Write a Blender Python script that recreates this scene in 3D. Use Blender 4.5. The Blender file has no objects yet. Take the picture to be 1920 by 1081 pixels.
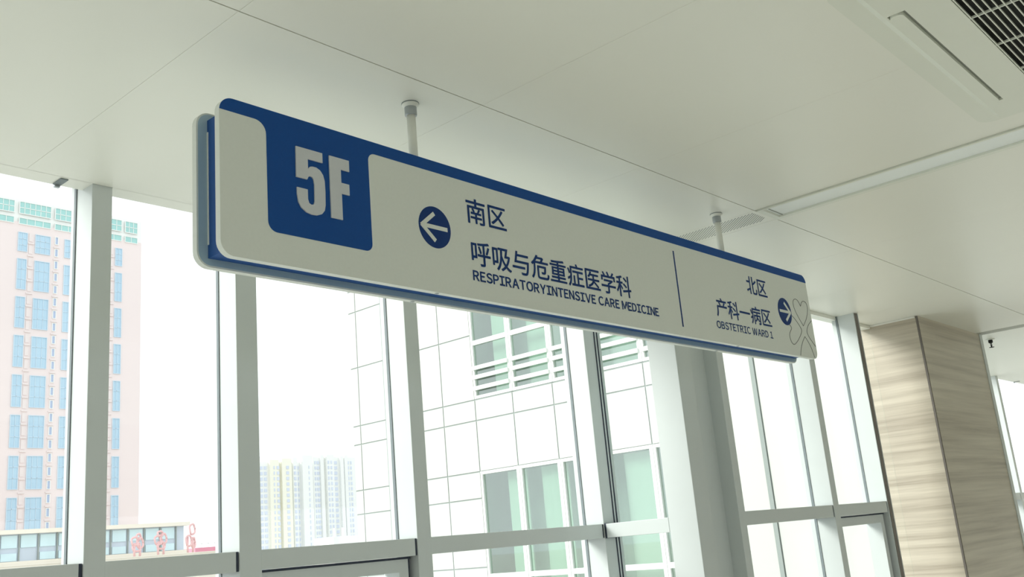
import bpy, math, random
from mathutils import Matrix, Vector
random.seed(5)
S = bpy.context.scene
C = S.collection
EYE = 1.6                                   # camera height above the floor; CE = ceiling height
CE = 2.8

# ------------------------------------------------------------------ camera
def make_camera():
    yaw, pit, rol = (math.radians(a) for a in (48.9055, 14.6323, -5.1164))
    f = Vector((math.sin(yaw)*math.cos(pit), math.cos(yaw)*math.cos(pit), math.sin(pit)))
    r = Vector((math.cos(yaw), -math.sin(yaw), 0)); u = r.cross(f)
    r2 = math.cos(rol)*r + math.sin(rol)*u
    u2 = -math.sin(rol)*r + math.cos(rol)*u
    cam = bpy.data.objects.new('camera', bpy.data.cameras.new('camera'))
    m = Matrix((r2, u2, -f)).transposed().to_4x4(); m.translation = (0, 0, EYE)
    cam.matrix_world = m
    cam.data.sensor_width = 36; cam.data.lens = 1823.88/1920*36
    cam.data.clip_start = .05; cam.data.clip_end = 5000
    C.objects.link(cam); S.camera = cam
make_camera()

# ------------------------------------------------------------------ sky, sun, exposure
W = bpy.data.worlds.new('sky'); S.world = W; W.use_nodes = True
bg = W.node_tree.nodes['Background']
bg.inputs[0].default_value = (.93, .965, 1.0, 1); bg.inputs[1].default_value = 0.9
sun = bpy.data.objects.new('sun', bpy.data.lights.new('sun', 'SUN')); C.objects.link(sun)
sun.data.energy = 2.05; sun.data.angle = math.radians(22); sun.data.color = (1, .97, .92)
sun.rotation_euler = Vector((.66, -.46, -.42)).to_track_quat('-Z', 'Y').to_euler()
V = S.view_settings
V.view_transform = 'Standard'; V.look = 'None'; V.gamma = 1; V.use_curve_mapping = False; V.exposure = 0.88
S.cycles.max_bounces = 12; S.cycles.diffuse_bounces = 8; S.cycles.transparent_max_bounces = 24

# ------------------------------------------------------------------ materials
def mat(name, col, rough=.5, metal=0., spec=.5, noise=0., nscale=20., bump=0., bscale=200.):
    m = bpy.data.materials.new(name); m.use_nodes = True
    nt = m.node_tree; b = nt.nodes['Principled BSDF']
    b.inputs['Base Color'].default_value = (*col, 1); b.inputs['Roughness'].default_value = rough
    b.inputs['Metallic'].default_value = metal; b.inputs['Specular IOR Level'].default_value = spec
    tc = nt.nodes.new('ShaderNodeTexCoord')
    if noise:
        n = nt.nodes.new('ShaderNodeTexNoise'); n.inputs['Scale'].default_value = nscale; n.inputs['Detail'].default_value = 5
        r = nt.nodes.new('ShaderNodeMapRange'); r.inputs[3].default_value = 1-noise; r.inputs[4].default_value = 1+noise
        x = nt.nodes.new('ShaderNodeMix'); x.data_type = 'RGBA'; x.blend_type = 'MULTIPLY'; x.inputs[0].default_value = 1
        x.inputs[6].default_value = (*col, 1)
        nt.links.new(tc.outputs['Object'], n.inputs['Vector']); nt.links.new(n.outputs[0], r.inputs[0])
        nt.links.new(r.outputs[0], x.inputs[7]); nt.links.new(x.outputs[2], b.inputs['Base Color'])
    if bump:
        n2 = nt.nodes.new('ShaderNodeTexNoise'); n2.inputs['Scale'].default_value = bscale
        bp = nt.nodes.new('ShaderNodeBump'); bp.inputs['Strength'].default_value = bump; bp.inputs['Distance'].default_value = .002
        nt.links.new(tc.outputs['Object'], n2.inputs['Vector']); nt.links.new(n2.outputs[0], bp.inputs['Height'])
        nt.links.new(bp.outputs[0], b.inputs['Normal'])
    return m
def glass(name, tint, refl=.05):
    m = bpy.data.materials.new(name); m.use_nodes = True; nt = m.node_tree
    nt.nodes.remove(nt.nodes['Principled BSDF'])
    t = nt.nodes.new('ShaderNodeBsdfTransparent'); t.inputs[0].default_value = (*tint, 1)
    g = nt.nodes.new('ShaderNodeBsdfGlossy'); g.inputs['Roughness'].default_value = .02
    x = nt.nodes.new('ShaderNodeMixShader'); x.inputs[0].default_value = refl
    nt.links.new(t.outputs[0], x.inputs[1]); nt.links.new(g.outputs[0], x.inputs[2])
    nt.links.new(x.outputs[0], nt.nodes['Material Output'].inputs[0])
    return m
def stone(name):
    m = mat(name, (.6, .55, .46), .3); nt = m.node_tree; b = nt.nodes['Principled BSDF']
    tc = nt.nodes.new('ShaderNodeTexCoord'); mp = nt.nodes.new('ShaderNodeMapping'); mp.inputs['Scale'].default_value = (.6, .6, 22)
    mp.inputs['Rotation'].default_value = (.02, .03, 0)
    n = nt.nodes.new('ShaderNodeTexNoise'); n.inputs['Scale'].default_value = 1; n.inputs['Detail'].default_value = 8; n.inputs['Distortion'].default_value = .15
    n.inputs['Roughness'].default_value = .62
    r = nt.nodes.new('ShaderNodeValToRGB'); e = r.color_ramp.elements
    e[0].position = .32; e[0].color = (.36, .31, .245, 1); e[1].position = .68; e[1].color = (.62, .56, .46, 1)
    k = e.new(.48); k.color = (.50, .445, .36, 1)
    nt.links.new(tc.outputs['Object'], mp.inputs[0]); nt.links.new(mp.outputs[0], n.inputs['Vector'])
    nt.links.new(n.outputs[0], r.inputs[0]); nt.links.new(r.outputs[0], b.inputs['Base Color'])
    return m
M = dict(
    ceil=mat('ceiling_enamel', (.86, .86, .79), .38, noise=.02, nscale=1.5),
    void=mat('joint_shadow_gap', (.10, .10, .09), .9, noise=.1),
    frame=mat('window_frame_paint', (.62, .66, .66), .4, noise=.03, nscale=6),
    rubber=mat('black_rubber', (.025, .035, .06), .6, noise=.1),
    wall=mat('wall_paint', (.80, .79, .74), .7, noise=.02, nscale=3),
    floor=mat('floor_tile', (.74, .72, .67), .25, noise=.04, nscale=2),
    gl=glass('window_glass', (.955, .975, .965), .04),
    stone=stone('travertine'),
    face=mat('sign_silver_paint', (.76, .79, .74), .45, noise=.03, nscale=120, bump=.05, bscale=900),
    blue=mat('sign_blue_film', (.005, .072, .30), .5, spec=.2, noise=.08, nscale=150, bump=.05, bscale=900),
    core=mat('sign_blue_core', (.014, .085, .32), .5, noise=.05, nscale=30),
    acry=mat('acrylic_numeral', (.62, .64, .67), .3, noise=.04, nscale=90),
    ink=mat('sign_navy_ink', (.006, .040, .18), .5, spec=.2, noise=.05, nscale=80),
    line=mat('engraved_line', (.17, .18, .17), .6, noise=.05, nscale=80),
    rod=mat('rod_enamel', (.86, .87, .80), .35, noise=.03, nscale=20),
    steel=mat('brushed_steel', (.42, .45, .47), .35, metal=.6, noise=.05, nscale=60),
    diff=mat('lamp_diffuser', (.93, .97, .97), .5, noise=.02, nscale=10),
    plast=mat('white_plastic', (.80, .82, .74), .4, noise=.02, nscale=10),
    dark=mat('dark_void', (.012, .013, .012), .9, noise=.1),
    slit=mat('perforation', (.34, .36, .33), .8, noise=.1),
    panel=mat('white_facade_panel', (.53, .545, .51), .5, noise=.03, nscale=.6),
    joint=mat('facade_joint', (.28, .315, .30), .8, noise=.05),
    fwhite=mat('facade_frame', (.76, .78, .75), .5, noise=.02),
    fglass=glass('facade_glass', (.80, .90, .84), .25),
    room=mat('facade_room', (.56, .64, .60), .9, noise=.25, nscale=.8),
    curt=mat('facade_curtain', (.74, .84, .77), .9, noise=.05, nscale=3),
    peach=mat('tower_render_hazed', (.80, .69, .68), .8, noise=.03, nscale=.05),  # tower wall and panes kept pale, distance haze put into the colour
    twin=mat('tower_window_hazed', (.44, .61, .74), .25, noise=.12, nscale=.3),
    tdark=mat('tower_small_window', (.42, .50, .68), .3, noise=.1, nscale=.4),
    cyan=mat('crown_glass', (.34, .60, .58), .3, noise=.15, nscale=.4),
    cream=mat('cream_render', (.80, .74, .64), .8, noise=.03, nscale=.05),
    pod=mat('podium_glass', (.52, .59, .68), .3, noise=.15, nscale=.15),
    podw=mat('podium_window', (.58, .75, .80), .25, noise=.12, nscale=.3),
    red=mat('red_ornament', (.76, .46, .46), .6, noise=.08, nscale=1),
    pink=mat('red_roof', (.75, .27, .36), .6, noise=.05, nscale=.1),
    far=mat('far_tower_hazed', (.82, .83, .81), .8, noise=.03, nscale=.03),  # pale far tones carry the haze as colour, windows too
    fary=mat('far_yellow_hazed', (.84, .82, .71), .8, noise=.03, nscale=.03),
    farw=mat('far_window_hazed', (.62, .67, .78), .4, noise=.08, nscale=.1),
    bead=mat('bronze_trim', (.17, .15, .135), .5, noise=.1, nscale=30),
    gask=mat('grey_gasket', (.20, .235, .25), .6, noise=.1, nscale=30),
    reflection_sheet=mat('pale_blue_reflection', (.38, .52, .62), .4, noise=.04, nscale=20),
    ledge=mat('tower_ledge', (.77, .68, .67), .8, noise=.05, nscale=.2),
    ground=mat('ground_paving', (.50, .50, .47), .9, noise=.2, nscale=.02),
    white=mat('white_render', (.84, .84, .82), .6, noise=.02),
)

# ------------------------------------------------------------------ helpers
def obj(name, verts, faces, m, parent=None, smooth=False):
    me = bpy.data.meshes.new(name); me.from_pydata([tuple(v) for v in verts], [], faces); me.update()
    if smooth: me.polygons.foreach_set('use_smooth', [True]*len(me.polygons))
    me.materials.append(M[m]); o = bpy.data.objects.new(name, me); C.objects.link(o)
    if parent is not None:
        o.parent = parent; o.matrix_parent_inverse = Matrix.Translation(-Vector(parent.location))
    return o
def share(o, parent, loc):
    n = bpy.data.objects.new(o.name.split('.')[0], o.data); C.objects.link(n); n.parent = parent
    n.matrix_parent_inverse = Matrix.Translation(-Vector(parent.location)); n.location = loc
    return n
def empty(name, loc=(0, 0, 0)):
    o = bpy.data.objects.new(name, None); o.empty_display_size = .1; o.location = loc; C.objects.link(o); return o
def tag(o, label=None, cat=None, group=None, kind=None):
    if label: o['label'] = label
    if cat: o['category'] = cat
    if group: o['group'] = group
    if kind: o['kind'] = kind
    return o
BF = [(0, 3, 2, 1), (4, 5, 6, 7), (0, 1, 5, 4), (1, 2, 6, 5), (2, 3, 7, 6), (3, 0, 4, 7)]
def boxes(lst):
    vs, fs = [], []
    for (x0, x1, y0, y1, z0, z1) in lst:
        n = len(vs)
        vs += [(x0, y0, z0), (x1, y0, z0), (x1, y1, z0), (x0, y1, z0), (x0, y0, z1), (x1, y0, z1), (x1, y1, z1), (x0, y1, z1)]
        fs += [tuple(n+i for i in f) for f in BF]
    return vs, fs
def box(name, b, m, parent=None, bev=0.):
    """a box with chamfered edges when bev > 0"""
    if not bev:
        return obj(name, *boxes([b]), m, parent)
    o = obj(name, *boxes([b]), m, parent)
    md = o.modifiers.new('bevel', 'BEVEL'); md.width = bev; md.segments = 2; md.limit_method = 'ANGLE'
    return o
def extr(poly, d0, d1, axis='Y'):
    """prism of a closed outline given in (X,Z) and swept along Y, or in (X,Y) swept along Z"""
    n = len(poly); mk = (lambda p, d: (p[0], d, p[1])) if axis == 'Y' else (lambda p, d: (p[0], p[1], d))
    vs = [mk(p, d0) for p in poly]+[mk(p, d1) for p in poly]
    fs = [tuple(range(n)), tuple(range(2*n-1, n-1, -1))]+[(i, i+n, (i+1) % n+n, (i+1) % n) for i in range(n)]
    return vs, fs
def rrect(x0, x1, z0, z1, r, n=8):
    out = []
    for cx, cz, a0 in ((x1-r, z1-r, 0), (x0+r, z1-r, 90), (x0+r, z0+r, 180), (x1-r, z0+r, 270)):
        for i in range(n+1):
            a = math.radians(a0+90*i/n); out.append((cx+r*math.cos(a), cz+r*math.sin(a)))
    return out
def lathe(name, prof, c, m, parent=None, n=32):
    vs, fs = [], []; k = len(prof)
    for i in range(n):
        a = 2*math.pi*i/n
        vs += [(c[0]+r*math.cos(a), c[1]+r*math.sin(a), c[2]+z) for r, z in prof]
    for i in range(n):
        for j in range(k-1):
            a, b = i*k+j, ((i+1) % n)*k+j
            fs.append((a, b, b+1, a+1))
    fs += [tuple(i*k for i in range(n))[::-1], tuple(i*k+k-1 for i in range(n))]
    return obj(name, vs, fs, m, parent, True)
def tube(name, pts, r, m, parent=None, n=6, closed=False):
    vs, fs = [], []; k = len(pts); P = [Vector(p) for p in pts]
    for i, p in enumerate(P):
        t = (P[min(i+1, k-1)]-P[max(i-1, 0)]).normalized()
        a = t.cross(Vector((0, 1, 0))) if abs(t.y) < .9 else t.cross(Vector((1, 0, 0)))
        a.normalize(); b = t.cross(a)
        vs += [p+r*(math.cos(2*math.pi*j/n)*a+math.sin(2*math.pi*j/n)*b) for j in range(n)]
    for i in range(k-1):
        for j in range(n):
            fs.append((i*n+j, i*n+(j+1) % n, (i+1)*n+(j+1) % n, (i+1)*n+j))
    fs += [tuple(range(n))[::-1], tuple((k-1)*n+j for j in range(n))]
    return obj(name, vs, fs, m, parent, True)
def smooth_pts(p, it=2):
    for _ in range(it):
        q = [p[0]]
        for a, b in zip(p, p[1:]):
            q += [(.75*a[0]+.25*b[0], .75*a[1]+.25*b[1]), (.25*a[0]+.75*b[0], .25*a[1]+.75*b[1])]
        p = q+[p[-1]]
    return p
Z = lambda z: z+EYE                          # heights measured from the eye
# ------------------------------------------------------------------ room shell
YA, YAg = 2.83, 2.955                        # far window wall: frame face and glass
YB, YBg = 2.323, 2.45                        # nearer window wall past the jog
XR, XRg = 3.745, 3.87                        # jog wall
RX0, RX1, RY0 = -6.0, 13.0, -6.0
tag(box('floor', (RX0, RX1, RY0, 2.97, -.2, 0), 'floor'), kind='structure')
tag(obj('wall_back', *boxes([(RX0, RX1, RY0-.2, RY0, -.2, 1.0), (RX0, RX1, RY0-.2, RY0, 2.35, 3.6)]), 'wall'), kind='structure')
tag(box('wall_left', (RX0-.2, RX0, RY0-.2, 3.1, -.2, 3.2), 'wall'), kind='structure')
tag(box('wall_right', (RX1, RX1+.2, RY0-.2, 3.1, -.2, 3.2), 'wall'), kind='structure')

ceiling = obj('ceiling', *boxes([(RX0, XRg-.02, RY0, 2.90, CE+.018, CE+.05), (XRg-.02, 7.3, RY0, 2.44, CE+.018, CE+.05), (7.3, RX1, RY0, 2.90, CE+.018, CE+.05)]), 'void')
tag(ceiling, kind='structure')
STR = [3.45-4.11*2, 3.45-4.11, 3.45, 7.56, 11.67]   # service strips between panel runs
YS = [1.69, -.61, -2.91, -5.99]
def cpanel(x0, x1, y0, y1, g=.0004):
    return box('ceiling_panel', (x0+g, x1-g, y0+.002, y1-.002, CE, CE+.016), 'ceil', ceiling)
mull_x = [(-5.2, -5.13), (-3.9, -3.83), (-2.6, -2.53), (-1.35, -1.28), (-.1, -.03), (1.297, 1.362), (1.803, 1.886), (2.573, 2.645)]
for s in STR:
    cols = [(s+.185+.785*i, s+.185+.785*(i+1)) for i in range(5)]
    for a, b in cols:
        a, b = max(a, RX0), min(b, RX1)
        if b-a < .05: continue
        for y1, y0 in zip(YS, YS[1:]): cpanel(a, b, y0, y1)
        if b <= XR or a >= 7.5: cpanel(a, b, 1.69, YA)
        elif a < XRg < b:
            box('ceiling_panel', (a+.0012, XRg-.02, 1.692, YA, CE, CE+.016), 'ceil', ceiling)
            box('ceiling_panel', (XRg-.02, b-.0012, 1.692, 2.44, CE, CE+.016), 'ceil', ceiling)
        else: cpanel(a, b, 1.69, 2.44)
    if RX0 < s < RX1: box('ceiling_panel', (s+.001, s+.184, 1.692, YA, CE, CE+.016), 'ceil', ceiling)
edges = [RX0]+[v for p in mull_x for v in p]+[XR]
for i in range(0, len(edges), 2):
    box('ceiling_edge', (edges[i], edges[i+1], YA-.003, 2.90, CE, CE+.02), 'ceil', ceiling)
box('ceiling_edge', (7.56, 10.44, YA-.003, 2.90, CE, CE+.02), 'ceil', ceiling)
box('ceiling_edge', (10.51, RX1, YA-.003, 2.90, CE, CE+.02), 'ceil', ceiling)
tag(box('trim_1', (4.02, 6.4, 2.44, 2.50, CE-.022, CE+.05), 'ceil'), kind='structure')
# slab edge above the glass
tag(box('wall_front', (RX0-.2, XRg+.05, 2.94, 3.05, CE+.10, 3.6), 'wall'), kind='structure')
tag(box('wall_front_right', (7.3, RX1+.2, 2.94, 3.05, CE+.10, 3.6), 'wall'), kind='structure')
tag(box('wall_front_middle', (XRg-.02, 7.35, 2.46, 2.57, CE+.04, 3.6), 'wall'), kind='structure')
tag(box('wall_jog', (XRg, XRg+.1, 2.5, 2.98, CE+.10, 3.6), 'wall'), kind='structure')
tag(box('roof_slab', (RX0-.2, RX1+.2, RY0-.2, 3.05, 3.6, 3.8), 'wall'), kind='structure')

# ------------------------------------------------------------------ windows
TT, TB = Z(.052), Z(-.012)                   # transom top and bottom
wn = [0]
def window():
    wn[0] += 1
    return tag(empty('window_%d' % wn[0], (0, 0, 0)), kind='structure')
def bay(x0, x1, yf, yg, mull, sash=False, top=CE+.12, tend=.012):
    """one bay along X: its mullion on the left, the transom, two panes, gaskets"""
    w = window()
    if mull: box('mullion', (mull[0], mull[1], yf, yg+.02, 0, top), 'frame', w, .002)
    box('transom', (x0-.002, x1-tend, yf+.001, yg-.01, TB, TT), 'frame', w, .002)
    box('transom_end_gasket', (x1-tend, x1-.002, yf+.004, yg-.02, TB+.001, TT-.001), 'rubber', w)
    box('glazing_bead', (x0, x0+.012, yg-.028, yg-.012, 0, top), 'frame', w)
    for a in (x0+.012, x1-.0035): box('gasket', (a, a+.0022, yg-.020, yg-.006, 0, top), 'gask', w)
    box('pane', (x0+.004, x1-.004, yg-.003, yg+.003, TT-.01, top), 'gl', w)
    box('pane', (x0+.004, x1-.004, yg-.003, yg+.003, .02, TB+.01), 'gl', w)
    box('sill_bar', (x0, x1, yf+.01, yg+.01, 0, .06), 'frame', w)
    if sash:
        s = obj('sash', *boxes([(x0+.004, x1-.03, yf+.028, yg-.01, TB-.055, TB-.008), (x0+.004, x0+.05, yf+.028, yg-.01, .9, TB-.055),
                                (x1-.075, x1-.03, yf+.028, yg-.01, .9, TB-.055), (x0+.05, x1-.075, yf+.028, yg-.01, .9, .95)]), 'frame', w)
        box('sash_gasket', (x1-.03, x1-.018, yf+.034, yg-.012, .9, TB-.006), 'rubber', w)
        box('sash_gasket', (x0+.003, x1-.018, yf+.026, yg-.02, TB-.009, TB-.001), 'rubber', w)
    return w
for i, m in enumerate(mull_x):
    x1 = mull_x[i+1][0] if i+1 < len(mull_x) else XR
    bay(m[1], x1, YA, YAg, m, sash=(i in (1, 4, 6)))
# jog: corner post, glazed return, second corner post
w = window()
box('corner_post', (XR, XRg+.01, YA, YAg+.02, 0, CE+.12), 'frame', w, .002)
box('gasket', (XRg-.045, XRg-.040, YA-.004, YA, 0, CE), 'rubber', w)
box('gasket', (XRg-.022, XRg-.017, YA-.004, YA, 0, CE), 'rubber', w)
box('transom', (XR, XRg-.02, YBg+.021, YA-.012, TB, TT), 'frame', w, .002)
box('transom_end_gasket', (XR+.001, XRg-.03, YA-.012, YA-.002, TB-.002, TT+.002), 'rubber', w)
box('pane', (XRg-.013, XRg-.007, YBg+.021, YA-.002, TT-.01, CE+.12), 'gl', w)
box('pane', (XRg-.013, XRg-.007, YBg+.021, YA-.002, .02, TB+.01), 'gl', w)
box('corner_post', (XR, XRg, YB, YBg+.02, 0, CE+.02), 'frame', w, .002)
box('infill_panel', (XRg, 4.115, YB+.071, YBg+.02, 0, CE+.02), 'frame', w)
box('panel_joint', (XRg+.001, XRg+.006, YB+.066, YB+.071, 0, CE), 'rubber', w)
bx = [(4.108, 4.168), (5.122, 5.19)]
bay(4.168, 5.122, YB, YBg, bx[0], top=CE+.04)
bay(5.19, 5.86, YB, YBg, bx[1], sash=True, top=CE+.04)
w = window()
box('mullion', (5.86, 5.905, YB, YBg+.02, 0, CE+.02), 'frame', w, .002)
box('edge_trim', (5.905, 5.918, YB-.004, YBg, 0, CE-.002), 'steel', w)
box('gasket', (5.868, 5.905, YB-.003, YB+.01, 0, CE-.002), 'bead', w)  # dark strip laid over the mullion's room face to make it darker
box('pane', (5.905, 6.394, YBg-.003, YBg+.003, 0, CE+.04), 'gl', w)  # unseen bay, glazed so that sun reaches the column's side
# unseen glazing along the opposite side, added for fill light on the sign
for i in range(10):
    w = window(); x = RX0+i*1.9
    box('mullion', (x, x+.07, RY0-.13, RY0, 1.0, 2.35), 'frame', w, .002)
    box('transom', (x+.07, x+1.9, RY0-.12, RY0-.01, TB, TT), 'frame', w, .002)
    box('pane', (x+.07, x+1.9, RY0-.103, RY0-.097, TT, 2.35), 'gl', w)
    box('pane', (x+.07, x+1.9, RY0-.103, RY0-.097, 1.0, TB), 'gl', w)
# beyond the column
w = window()
box('return_panel', (7.64, 7.70, 2.12, YAg+.02, 0, CE+.12), 'frame', w)
bay(7.70, 10.44, YA, YAg, None)
bay(10.51, 12.95, YA, YAg, (10.44, 10.51))

# ------------------------------------------------------------------ stone column
col = tag(empty('stone_column', (7.0, 2.3, 0)), 'square column clad in horizontally veined beige travertine beside the windows', 'column')
box('core', (6.42, 7.62, 2.15, 2.56, 0, CE), 'wall', col)
box('stone_slab', (6.395, 6.42, 2.137, 2.56, 0, CE), 'stone', col)
box('stone_slab', (6.41, 7.64, 2.125, 2.15, 0, CE), 'stone', col)
box('corner_bead', (6.396, 6.41, 2.1265, 2.137, 0, CE-.001), 'bead', col)
box('top_trim', (6.390, 6.40, 2.14, 2.56, CE-.012, CE-.001), 'wall', col)

# ------------------------------------------------------------------ hanging sign
SX0, SX1, SZ0, SZ1 = 1.075, 3.93, Z(.642), Z(1.010)
YF = 1.742                                    # face of the front panel
sign = tag(empty('hanging_sign', (2.5, 1.80, SZ0)), 'long blue and silver double-sided ward direction sign hung on two rods', 'sign')
fp = obj('front_panel', *extr(rrect(SX0, SX1, SZ0, SZ1, .034), YF, YF+.018), 'face', sign)
bp = obj('back_panel', *extr(rrect(SX0, SX1, SZ0, SZ1, .034), 1.837, 1.854), 'face', sign)
box('core', (SX0+.027, SX1-.027, YF+.018, 1.837, SZ0+.0195, SZ1-.02), 'core', sign)
obj('reflection_sheet', *extr(rrect(SX0+.004, SX1-.004, SZ0+.004, SZ1-.004, .030), 1.8362, 1.837), 'reflection_sheet', bp)  # thin added sheet, the core's reflected blue put into its colour
box('edge_strip', (SX0+.0255, SX0+.027, 1.831, 1.836, SZ0+.05, SZ1-.05), 'face', sign)
# blue film: head band plus the floor-number block, one outline
def arc(cx, cz, r, a0, a1, n=8):
    return [(cx+r*math.cos(math.radians(a0+(a1-a0)*i/n)), cz+r*math.sin(math.radians(a0+(a1-a0)*i/n))) for i in range(n+1)]
def film(parent):
    zb = Z(.978); bl, br, bb = 1.195, 1.4935, Z(.716)
    rr = .0335; R = .034
    zz = zb-(SZ1-R)
    p = [(SX1, zb)]+arc(SX1-R, SZ1-R, R, math.degrees(math.asin(zz/R)), 90)+arc(SX0+R, SZ1-R, R, 90, 180-math.degrees(math.asin(zz/R)))
    p += [(SX0+.0004, zb)]
    p += arc(bl-.030, zb-.030, .030, 90, 0)
    p += arc(bl+.024, bb+.024, .024, 180, 270)
    p += arc(br-.020, bb+.020, .020, 270, 360)
    p += arc(br+.022, zb-.022, .022, 180, 90)
    return p
o = obj('blue_film', *extr(film(fp), YF-.0008, YF), 'blue', fp)
five = [(1.273, .938), (1.349, .938), (1.349, .913), (1.306, .913), (1.306, .888), (1.312, .895), (1.319, .897), (1.330, .897), (1.341, .892), (1.349, .882), (1.353, .868), (1.354, .841), (1.353, .807), (1.350, .793), (1.342, .783), (1.328, .777), (1.313, .776), (1.298, .779), (1.284, .788), (1.276, .801), (1.273, .820), (1.273, .836), (1.303, .836), (1.303, .812), (1.306, .803), (1.312, .800), (1.319, .802), (1.322, .810), (1.323, .852), (1.321, .865), (1.317, .870), (1.311, .871), (1.306, .868), (1.303, .861), (1.272, .861)]
eff = [(1.369, .938), (1.429, .938), (1.429, .909), (1.403, .909), (1.403, .875), (1.427, .875), (1.427, .847), (1.403, .847), (1.403, .780), (1.369, .780)]
for nm, pl in (('numeral', five), ('letter', eff)):
    o = obj(nm, *extr([(x, Z(z)) for x, z in pl], YF-.004, YF-.0008), 'acry', fp)
    o['label'] = 'pale grey raised numeral five' if nm == 'numeral' else 'pale grey raised letter F'
dg = bpy.context.evaluated_depsgraph_get
def text(name, s, x0, x1, z0, z1, d=.0009, m='ink', y=YF):
    """lettering thickened by eight slightly shifted copies of its outline"""
    cu = bpy.data.curves.new(name, 'FONT'); cu.body = s; cu.size = 1; cu.resolution_u = 4
    t = bpy.data.objects.new('tmp', cu); C.objects.link(t)
    me = bpy.data.meshes.new_from_object(t.evaluated_get(dg()))
    bpy.data.objects.remove(t)
    v = [w.co.copy() for w in me.vertices]; f = [tuple(p.vertices) for p in me.polygons]; bpy.data.meshes.remove(me)
    a0 = min(c.x for c in v); a1 = max(c.x for c in v); b0 = min(c.y for c in v); b1 = max(c.y for c in v)
    x0 += d; x1 -= d; z0 += d; z1 -= d
    vs, fs = [], []
    for k_ in range(8):
        an = k_*math.pi/4; dx, dz = d*math.cos(an), d*math.sin(an); n = len(vs)
        vs += [(x0+(c.x-a0)/(a1-a0)*(x1-x0)+dx, y-.0007-.00003*k_, Z(z0+(c.y-b0)/(b1-b0)*(z1-z0)+dz)) for c in v]
        fs += [tuple(n+i for i in q_) for q_ in f]
    return obj(name, vs, fs, m, fp)
def glyph(ch, bold):
    cu = bpy.data.curves.new('g', 'FONT'); cu.body = chr(ord(ch)+0xFEE0); cu.size = 1; cu.offset = bold; cu.resolution_u = 4
    t = bpy.data.objects.new('tmp', cu); C.objects.link(t)
    me = bpy.data.meshes.new_from_object(t.evaluated_get(dg())); bpy.data.objects.remove(t)
    v = [w.co.copy() for w in me.vertices]; f = [tuple(p.vertices) for p in me.polygons]; bpy.data.meshes.remove(me)
    a0 = min(c.x for c in v); return [(c.x-a0, c.y) for c in v], f, max(c.x for c in v)-a0
def latin(s, x0, x1, z0, z1, bold):
    """words set from single letters so that the spacing follows the sign"""
    words, x = [], 0.
    for wd in s.split(' '):
        vs, fs = [], []
        for ch in wd:
            v, f, w_ = glyph(ch, bold); n = len(vs)
            vs += [(p[0]+x, p[1]) for p in v]; fs += [tuple(n+i for i in q_) for q_ in f]; x += w_+.075
        words.append((vs, fs)); x += .30
    X1 = x-.30-.075; ys_ = [p[1] for p in glyph('E', bold)[0]]; b0, b1 = min(ys_), max(ys_)
    for vs, fs in words:
        obj('english_lettering', [(x0+p[0]/X1*(x1-x0), YF-.0009, Z(z0+(p[1]-b0)/(b1-b0)*(z1-z0))) for p in vs], fs, 'ink', fp)
text('chinese_lettering', '南区', 1.835, 1.997, .858, .932)
text('chinese_lettering', '呼吸与危重症医学科', 1.843, 2.588, .737, .811)
latin('RESPIRATORYINTENSIVE CARE MEDICINE', 1.842, 2.736, .694, .723, .026)
text('chinese_lettering', '北区', 3.388, 3.552, .862, .935)
text('chinese_lettering', '产科一病区', 3.127, 3.552, .740, .813)
latin('OBSTETRIC WARD 1', 3.114, 3.545, .695, .723, .016)
def arrow_disc(cx, cz, r, d):
    o = obj('arrow_disc', *extr([(cx+r*math.cos(a*math.pi/24), Z(cz)+r*math.sin(a*math.pi/24)) for a in range(48)], YF-.0009, YF), 'ink', fp)
    for j_, pts in enumerate(([(-.046, 0), (.045, 0)], [(-.047, 0), (-.001, .038)], [(-.047, 0), (-.001, -.038)])):
        (ax, az), (bx_, bz) = pts
        A = Vector((cx+d*ax, Z(cz)+az)); B = Vector((cx+d*bx_, Z(cz)+bz)); t = (B-A).normalized(); n = Vector((-t.y, t.x))*.0057; A = A-t*.003
        obj('arrow_stroke', *extr([A-n, B-n, B+n, A+n], YF-.0016-.00012*j_, YF-.0009), 'face', fp)
arrow_disc(1.711, .820, .0575, 1); arrow_disc(3.685, .823, .0575, -1)
box('divider_line', (2.8765, 2.8835, YF-.0009, YF, Z(.674), Z(.950)), 'ink', fp)
hearts = [[(3.838, .778), (3.803, .812), (3.779, .842), (3.772, .867), (3.780, .884), (3.803, .893), (3.824, .887), (3.841, .865), (3.8405, .864), (3.842, .865), (3.856, .884), (3.879, .893), (3.903, .886), (3.908, .860), (3.884, .818), (3.838, .778)],
          [(3.745, .812), (3.771, .799), (3.803, .774), (3.818, .756), (3.795, .732), (3.757, .703), (3.723, .685), (3.700, .696), (3.692, .722), (3.703, .739), (3.724, .755), (3.719, .765), (3.708, .770)],
          [(3.925, .810), (3.883, .786), (3.859, .756), (3.872, .736), (3.893, .719), (3.924, .697)],
          [(3.766, .646), (3.783, .680), (3.806, .708), (3.835, .732), (3.8355, .732), (3.857, .714), (3.881, .686), (3.897, .647)]]
for hh in hearts:
    tube('clover_outline', [(x, YF-.0002, Z(z)) for x, z in smooth_pts(hh)], .0014, 'line', fp, 5)
for x in (1.711, 3.266):
    lathe('screw', [(.0, -.002), (.0055, -.0015), (.0062, 0), (.0062, .002)], (x, YF+.010, SZ0), 'steel', fp, 12)
    lathe('screw', [(.0, -.002), (.0055, -.0015), (.0062, 0), (.0062, .002)], (x, 1.846, SZ0), 'steel', bp, 12)
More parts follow.
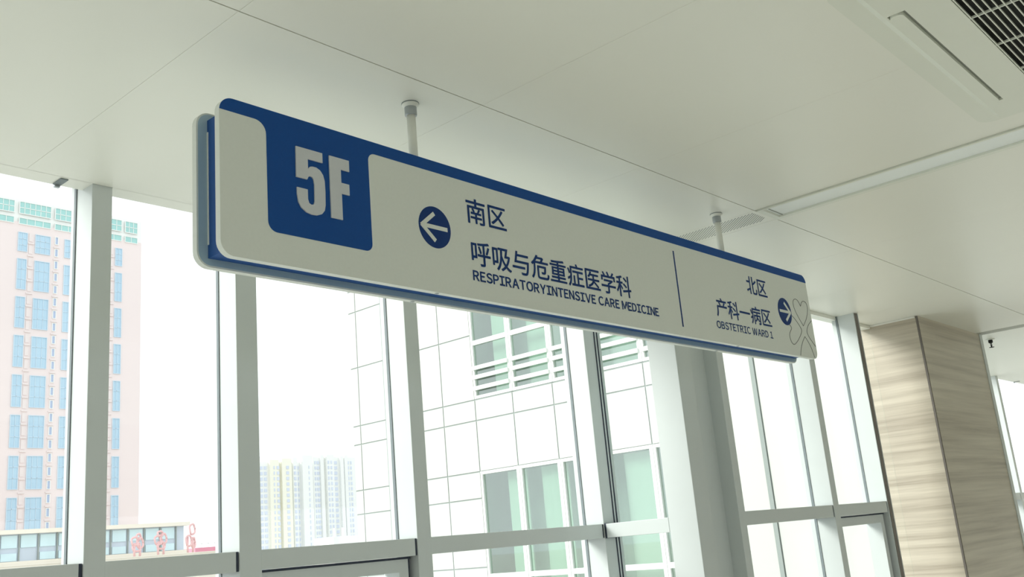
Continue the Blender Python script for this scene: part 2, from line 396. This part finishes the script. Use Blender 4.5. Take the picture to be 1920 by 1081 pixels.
for x in (1.712, 3.348):
    r = lathe('hanger_rod', [(.0125, SZ1-.03), (.0125, CE-.02)], (x, 1.806, 0), 'rod', sign)
    lathe('collar', [(.0165, CE-.036), (.017, CE-.034), (.017, CE-.012), (.016, CE-.010)], (x, 1.806, 0), 'steel', r)
    lathe('ceiling_flange', [(.017, CE-.012), (.020, CE-.006), (.0238, CE-.005), (.0238, CE-.002)], (x, 1.806, 0), 'rod', r)
    lathe('shadow_ring', [(.0245, CE-.002), (.0245, CE)], (x, 1.806, 0), 'gask', r)

# ------------------------------------------------------------------ ceiling services
k = 0
for s in STR:
    if not RX0 < s < RX1: continue
    for y1, y0 in zip(YS, YS[1:]):
        k += 1
        if not (3 < s < 4 and y1 > 1):
            box('ceiling_panel', (s+.001, s+.184, y0+.002, y1-.002, CE, CE+.016), 'ceil', ceiling); continue
        L = tag(empty('linear_ceiling_light', (s+.09, (y0+y1)/2, CE)), 'white linear recessed ceiling light to the right of the hanging sign', 'light')
        a, b, c, d = s+.004, s+.181, y0+.005, y1-.006
        obj('frame', *boxes([(a, a+.012, c, d, CE-.006, CE+.012), (b-.026, b, c, d, CE-.006, CE+.012), (a+.012, b-.026, c, c+.02, CE-.006, CE+.012), (a+.012, b-.026, d-.024, d, CE-.006, CE+.012)]), 'plast', L)
        box('diffuser', (a+.013, b-.027, c+.021, d-.025, CE+.002, CE+.012), 'diff', L)
        box('reflector_gap', (a+.012, b-.026, d-.040, d-.036, CE, CE+.006), 'slit', L)
# perforated air slots, slanting cuts
for s, lab in ((3.45, 'row of slanting air slots in the ceiling behind the right hanger rod'), (7.56, 'row of slanting air slots in the ceiling right of the stone column')):
    g = tag(empty('slotted_air_outlet', (s+.09, 1.9, CE)), lab, 'vent', 'slotted ceiling air outlets')
    y = 1.72
    for i in range(38):
        y0 = 1.60+i*.0135*1.15
        seg = []
        A = Vector((s+.02, y0)); B = Vector((s+.155, y0+.15))
        if A.y < 1.71:
            t = (1.71-A.y)/(B.y-A.y)
            if t > .9: continue
            A = A.lerp(B, t)
        if B.y > 2.16:
            t = (2.16-A.y)/(B.y-A.y)
            if t < .1: continue
            B = A.lerp(B, t)
        n = Vector((-(B-A).y, (B-A).x)).normalized()*.0016
        obj('slot', *extr([A-n, B-n, B+n, A+n], CE-.0006, CE+.001, 'Z'), 'slit', g)
# cassette air conditioner
ac = tag(empty('air_conditioner', (2.70, .15, CE)), 'white ceiling cassette air conditioner with louvred return grille', 'air conditioner')
q = .9875
ax0, ax1, ay0, ay1 = 2.09, 3.30, -.44, .772
obj('base_plate', *extr(rrect(ax0, ax1, ay0, ay1, .05), CE-.008, CE, 'Z'), 'plast', ac)
gx0, gx1, gy0, gy1 = 2.26, 3.14, -.285, .553
# bevelled front panel with the grille opening and the four air outlets left open
lo = rrect(ax0+.045, ax1-.03, ay0+.045, ay1-.052, .05, 6); li = rrect(ax0+.07, ax1-.055, ay0+.07, ay1-.075, .014, 6)
n = len(lo)
vs = [(x, y, CE-.008) for x, y in lo]+[(x, y, CE-.027) for x, y in li]
fs = [(i, (i+1) % n, (i+1) % n+n, i+n) for i in range(n)]
obj('panel_bevel', vs, fs, 'plast', ac, True)
ex0, ex1, ey0, ey1 = ax0+.07, ax1-.055, ay0+.07, ay1-.075
PZ = (CE-.027, CE-.012)
fy0, fy1, fx0, fx1 = .648, .692, 2.29, 3.085
def strip(x0, x1, y0, y1): return (x0, x1, y0, y1, *PZ)
obj('panel_frame', *boxes([strip(ex0, gx0, ey0, gy1), strip(gx1, ex1, ey0, gy1), strip(gx0, gx1, ey0, gy0), strip(ex0, fx0, gy1, ey1), strip(fx1, ex1, gy1, ey1),
                           strip(fx0, fx1, gy1, fy0), strip(fx0, fx1, fy1, ey1)]), 'plast', ac)
lv = extr(rrect(fx0+.003, fx1-.003, fy0+.009, fy1-.002, .014, 5), CE-.031, CE-.020, 'Z')
obj('air_flap', *lv, 'plast', ac)
box('outlet_recess', (fx0, fx1, fy0, fy1, CE-.020, CE-.009), 'slit', ac)
gr = box('return_grille', (gx0, gx1, gy0, gy1, CE-.0115, CE-.009), 'dark', ac)
y = gy1-.004
s0 = None
while y > gy0:
    if s0 is None: s0 = box('slat', (gx0, gx1, -.0014, .0014, CE-.027, CE-.022), 'plast', gr); s0.location = Vector((0, y, 0))
    else: share(s0, gr, (0, y, 0))
    y -= .0163
for i in range(4):
    x = 2.475+.2135*i
    box('cross_bar', (x-.002, x+.002, gy0, gy1, CE-.0265, CE-.021), 'plast', gr)
# sprinkler, clips
sp = tag(empty('sprinkler', (8.0, 2.15, CE)), 'small dark sprinkler head under the ceiling right of the column', 'sprinkler')
lathe('escutcheon', [(.028, CE-.006), (.034, CE)], (8.0, 2.15, 0), 'rod', sp, 20)
lathe('body', [(.010, CE-.03), (.016, CE-.026), (.016, CE-.006)], (8.0, 2.15, 0), 'dark', sp, 16)
for sgn in (-1, 1):
    tube('yoke_arm', [(8.0+sgn*.014, 2.15, CE-.026), (8.0+sgn*.014, 2.15, CE-.045), (8.0+sgn*.003, 2.15, CE-.062)], .003, 'dark', sp)
lathe('deflector', [(.018, CE-.064), (.018, CE-.061)], (8.0, 2.15, 0), 'dark', sp, 20)
def clip(x, lab):
    c = tag(empty('ceiling_clip', (x, 2.86, CE)), lab, 'clip', 'clips at the ceiling edge')
    box('plate', (x-.012, x+.012, 2.836, 2.893, CE-.004, CE), 'gask', c, .001)
    box('hook', (x-.008, x+.008, 2.885, 2.897, CE-.012, CE-.004), 'steel', c, .001)
clip(1.213, 'small dark clip on the ceiling edge by the leftmost mullion'); clip(11.3, 'small dark clip on the ceiling edge right of the column')

# ------------------------------------------------------------------ outside: panelled wing facing the windows
FX = 12.0
fac = tag(empty('panelled_building', (FX, 9, -18)), 'white panelled building wing with green-tinted windows outside the glass', 'building')
FY0, FY1 = 4.7, 14.85
heads = [Z(1.215)-3.9, Z(1.215), Z(1.215)+3.9]            # window heads per storey
wx0, wx1 = 7.17, 11.54
mul = [10.65, 9.78, 8.92, 8.03]
# body with window openings left out, joints show its colour
body = []
for h in heads:
    body += [(FX+.010, 16, FY0, wx0, h-3.9+1.23, h+1.23), (FX+.010, 16, wx1, FY1, h-3.9+1.23, h+1.23), (FX+.010, 16, wx0, wx1, h, h+1.23), (FX+.9, 16, wx0, wx1, h-2.67, h)]
body.append((FX+.010, 16, FY0, FY1, -18, heads[0]-2.67))
body.append((FX+.010, 16, FY0, FY1, heads[2]+1.23, heads[2]+2.5))
obj('body', *boxes(body), 'joint', fac)
ys = [wx0, 8.035, 8.92, 9.80, 10.67, wx1, 12.33, 13.07, 13.83, 14.62, FY1]
zs_all = [(0, .86), (.86, 1.215), (1.215, 2.345), (2.345, 3.46), (3.46, 3.9)]
pt = {}
def panel(y0, y1, z0, z1):
    g = .011
    k = (round(y1-y0, 4), round(z1-z0, 4))
    if k not in pt:
        pt[k] = obj('wall_panel', *boxes([(FX, FX+.011, g, k[0]-g, g, k[1]-g)]), 'panel', fac); o = pt[k]; o.location = Vector((0, y0, z0))
    else: share(pt[k], fac, (0, y0, z0))
for h in heads[:2]+[heads[2]]:
    for y0, y1 in zip(ys, ys[1:]):
        inw = y0 >= wx0-.01 and y1 <= wx1+.01
        for a, b in zs_all:
            if inw and b > 1.3: continue
            panel(y0, y1, h+a, h+b)
for y0, y1 in zip(ys, ys[1:]):
    if not (y0 >= wx0-.01 and y1 <= wx1+.01):
        for a, b in zs_all[2:]: panel(y0, y1, heads[0]-3.9+a, heads[0]-3.9+b)
for a, b in ((FY0, 6.24), (6.30, wx0)):
    panel(a, b, heads[0]-2.67, heads[2]+3.9)
box('downpipe', (FX-.02, FX+.02, 6.24, 6.30, heads[0]-2, heads[2]+2.4), 'joint', fac)
box('downpipe', (FX-.012, FX, 13.79, 13.87, heads[0]-2, heads[2]+2.4), 'joint', fac)
random.seed(3)
for h in heads:
    for j in range(5):
        b = ([wx1]+mul)[j]; a = (mul+[wx0])[j]
        f = obj('window_frame', *boxes([(FX-.01, FX+.07, a, a+.06, h-2.67, h), (FX+.0, FX+.07, b-.045, b, h-2.67, h), (FX, FX+.07, a+.07, b-.05, h-.05, h),
                                        (FX, FX+.07, a+.07, b-.05, h-2.67, h-2.62), (FX, FX+.06, a+.07, b-.05, h-1.74, h-1.66)]), 'fwhite', fac)
        box('pane', (FX+.035, FX+.043, a+.07, b-.05, h-1.67, h-.05), 'fglass', f)
        box('pane', (FX+.035, FX+.043, a+.07, b-.05, h-2.62, h-1.74), 'fglass', f)
        w0 = a+.07+random.uniform(0, .1); w1 = w0+(.42, .55, .2, .62, .3)[j]
        box('curtain', (FX+.25, FX+.28, w0, w1, h-2.6, h-.05), 'curt', f)
        if h != heads[1]:
            for zz in (-2.53, -2.34, -2.18):
                box('guard_rail', (FX-.05, FX-.01, a+.04, b-.02, h+zz, h+zz+.065), 'fwhite', f)
    box('room_floor', (FX+.1, FX+.9, wx0, wx1, h-2.72, h-2.68), 'room', fac)
    box('room_back', (FX+.85, FX+.9, wx0, wx1, h-2.67, h), 'room', fac)

# ------------------------------------------------------------------ far tower with its podium
TY = 200.0
tw = tag(empty('residential_tower', (80, TY, -18)), 'tall peach apartment tower with pale blue window strips and glass crown', 'building')
box('wall', (48, 103.2, TY, TY+22, -18, Z(73.0)), 'peach', tw)
box('crown_wall', (48, 103.2, TY+.2, TY+22, Z(73.0), Z(78.2)), 'white', tw)
rows = [(70.8, 66.7)]+[(65.1-8.04*i, 58.6-8.04*i) for i in range(8)]
cols = [(52.4, 54.3), (56, 59.1), (62, 63.9), (76.4, 78.3), (79.85, 82.95), (85.9, 88.1), (90.2, 93.3), (97.05, 98.65)]
wt = {}
def twin(x0, x1, z1, z0, m='twin', nx=2, nz=3, nm='window'):
    k = (round(x1-x0, 3), round(z1-z0, 3), m)
    if k not in wt:
        w_, h_ = k[0], k[1]
        fr = obj(nm, *boxes([(0, .12, -.25, 0, 0, h_), (w_-.12, w_, -.25, 0, 0, h_), (.12, w_-.12, -.25, 0, 0, .12), (.12, w_-.12, -.25, 0, h_-.12, h_)] +
                            [(w_*i/nx-.05, w_*i/nx+.05, -.2, 0, .12, h_-.12) for i in range(1, nx)] +
                            [(.12, w_-.12, -.2, 0, h_*i/nz-.06, h_*i/nz+.06) for i in range(1, nz)]), m+'f' if m+'f' in M else 'twin', tw)
        pn = obj('pane', *boxes([(.12, w_-.12, -.1, 0, .12, h_-.12)]), m, None); pn.parent = fr
        fr.location = Vector((x0, TY, Z(z0))); wt[k] = (fr, pn)
    else:
        fr = share(wt[k][0], tw, (x0, TY, Z(z0)))
        p2 = bpy.data.objects.new('pane', wt[k][1].data); C.objects.link(p2); p2.parent = fr
M['cyanf'] = M['white']; M['tdarkf'] = M['white']; M['twinf'] = mat('tower_window_frame', (.56, .68, .78), .5, noise=.05)
for z1, z0 in rows:
    for x0, x1 in cols: twin(x0, x1, z1, z0, nx=2 if x1-x0 < 2.5 else 3)
for x0 in (83.85, 95.85, 78.62, 59.6):
    n = 0
    for i in range(26):
        z1 = 71.0-2.68*i
        if x0 in (83.85, 59.6): twin(x0, x0+.75, z1, z1-1.75, 'tdark', 1, 1)
        box('service_ledge', (x0-.25, x0+1.0, TY-.25, TY, Z(z1-2.5), Z(z1-2.2)), 'ledge', tw)
        if x0 in (78.62, 95.85): box('louvre_screen', (x0, x0+.75, TY-.12, TY, Z(z1-1.9), Z(z1-.1)), 'ledge', tw)
for x0, x1 in ((52, 59), (60, 66), (67.5, 75.5), (76.4, 82.95), (83.7, 89.5), (90.2, 94.2), (94.8, 98.5), (99.2, 102.2)):
    twin(x0, x1, 77.5, 74.8, 'cyan', max(2, round((x1-x0)/1.1)), 2, 'crown_window')
    twin(x0, x1, 73.95, 72.5, 'cyan', max(2, round((x1-x0)/1.6)), 1, 'crown_window')
PY = 185.0; pk = PY/200
pod = tag(empty('glazed_podium', (80, PY, -18)), 'low glazed podium with cream cornice in front of the peach tower', 'building')
box('wall', (30, 113.6*pk, PY, PY+14.2, -18, Z(9.95*pk)), 'pod', pod)
box('cornice', (29, 114.4*pk, PY-1.2, PY+14.2, Z(9.95*pk), Z(10.75*pk)), 'cream', pod)
ter = tag(empty('podium_terrace', (70, PY-8, -18)), 'flat cream terrace block in front of the glazed podium', 'building')
box('wall', (29, 114.0*pk, PY-14, PY-1.3, -18, Z(3.45)), 'cream', ter)
box('coping', (28.8, 114.1*pk, PY-14.2, PY-1.3, Z(3.45), Z(3.6)), 'cream', ter)
box('terrace_kerb', (29, 114.0*pk, PY-1, PY-.05, -18, Z(4.5)), 'cream', pod)
for i in range(14):
    x = 60+i*3.35
    if x+2.6 > 104: break
    box('window', (x, x+2.7, PY-.2, PY, Z(7.4*pk), Z(9.7*pk)), 'podw', pod)
    if i % 3 != 1: box('window', (x, x+2.7, PY-.2, PY, Z(4.6), Z(6.4*pk)), 'podw', pod)
    box('post', (x+2.95, x+3.15, PY-.35, PY, Z(4.4), Z(9.9*pk)), 'joint', pod)
# red openwork ornaments on the terrace
OY = 174.0; ok = OY/200
def ornament(xc, h, lab, loops, seed):
    random.seed(seed)
    b = tag(empty('openwork_ornament', (xc, OY, Z(3.6))), lab, 'sculpture', 'red ornaments on the podium terrace')
    z0 = Z(3.6)
    for sx in (-.55, .5):
        tube('leg', [(xc+sx, OY, z0), (xc+sx*1.1, OY, z0+h*.3), (xc+sx*.8, OY+.1, z0+h*.55)], .22, 'red', b)
    for (dx, dz, rx, rz) in loops:
        tube('loop', [(xc+1.35*dx+1.35*rx*math.cos(a*math.pi/10), OY+.15*math.sin(a), z0+dz*h+rz*math.sin(a*math.pi/10)) for a in range(21)], .2, 'red', b)
ornament(103.0*ok, 4.4, 'reddish openwork ornament on the podium terrace, nearest the left mullion', [(-.35, .62, .5, .75), (.4, .55, .45, .9), (-.1, .35, .6, .6), (.2, .8, .3, .5)], 1)
ornament(108.3*ok, 4.5, 'reddish openwork ornament on the podium terrace, middle one', [(-.4, .6, .55, .8), (.35, .65, .5, .9), (0, .38, .6, .6), (-.1, .85, .4, .45)], 2)
ornament(115.2*ok, 5.3, 'reddish looped openwork ornament at the podium corner', [(.3, .82, .42, .95), (-.25, .42, .45, 1.0), (.45, .35, .3, .9)], 3)
rh = tag(empty('red_parapet_hall', (130, 220, -18)), 'low hall with a red parapet far away right of the podium', 'building')
box('wall', (125.7, 134, 216, 228, -18, Z(2.6)), 'white', rh); box('parapet', (125.5, 134.2, 215.8, 228.2, Z(2.6), Z(5.5)), 'pink', rh)
box('rail', (125.5, 134.2, 216, 216.1, Z(6.35), Z(6.5)), 'white', rh)
for i in range(6): box('rail_post', (125.6+i*1.7, 125.75+i*1.7, 216, 216.1, Z(5.5), Z(6.4)), 'white', rh)
rb = tag(empty('red_roofed_shed', (160, 200, -18)), 'long low red roofed shed seen through the openable sash', 'building')
box('wall', (145, 180, 200, 214, -18, Z(-9)), 'white', rb); box('roof', (144.6, 180.4, 199.6, 214.4, Z(-9), Z(-3.8)), 'pink', rb)
wb = tag(empty('rooftop_block', (79, 100, -18)), 'white rooftop block with two thin posts before the far towers', 'building')
box('wall', (77.0, 80.8, 100, 104, -18, Z(2.75)), 'white', wb)
for x in (78.0, 79.3): box('post', (x-.08, x+.08, 101, 101.2, Z(2.75), Z(3.8)), 'white', wb)
# two high-rises, their haze put into the pale colours
def highrise(x0, x1, top, lab, stripes, wc, y0=400.):
    t = tag(empty('distant_high_rise', ((x0+x1)/2, y0, -18)), lab, 'building', 'distant high-rises')
    box('wall', (x0, x1, y0, y0+18, -18, Z(top)), 'far', t)
    for a, b, pr, m, dz in stripes: box('facade_bay', (a, b, y0-pr, y0, -18, Z(top+dz)), m, t)
    wv = []
    for (xa, w_, pr) in wc:
        z = top-2
        while z > -10:
            wv.append((xa, xa+w_, y0-pr-.25, y0-pr, Z(z-1.5), Z(z))); z -= 2.62
    o = obj('windows', *boxes(wv), 'farw', t); o['kind'] = 'stuff'
    box('roof_house', (x0+6, x0+10, y0+3, y0+9, Z(top), Z(top+3)), 'far', t)
highrise(262, 296, 47.5, 'cream high-rise with yellow facade bays far beyond the window, left of the pair',
         [(271, 276, 1.5, 'fary', 1), (277.5, 283, 2, 'fary', 1.5), (284.5, 287, 1, 'far', 2), (289, 295, 2.5, 'far', 3)],
         [(266.5, 1.3, 0), (268.6, 1.4, 0), (273.0, .6, 1.5), (274.8, 1.3, 1.5), (279.8, 1.5, 2), (285, 1.2, 1), (287.4, 1.0, 0), (292.5, .4, 2.5)])
highrise(297, 326, 50, 'pale high-rise with paired windows far beyond the window, right of the pair',
         [(301, 303, 1, 'far', 1), (304, 308.5, 2, 'far', 1), (313, 315, 1.5, 'far', .5), (316, 318, 1, 'far', 1)],
         [(298, .8, 0), (299.4, 1.3, 0), (304.6, .8, 2), (306.4, .8, 2), (309.2, 2.6, 0), (315, .8, 0), (318.6, .8, 0), (320.4, .8, 0)])
tag(obj('ground', [(-1500, -300, -18), (2500, -300, -18), (2500, 3000, -18), (-1500, 3000, -18)], [(0, 1, 2, 3)], 'ground'), kind='structure')
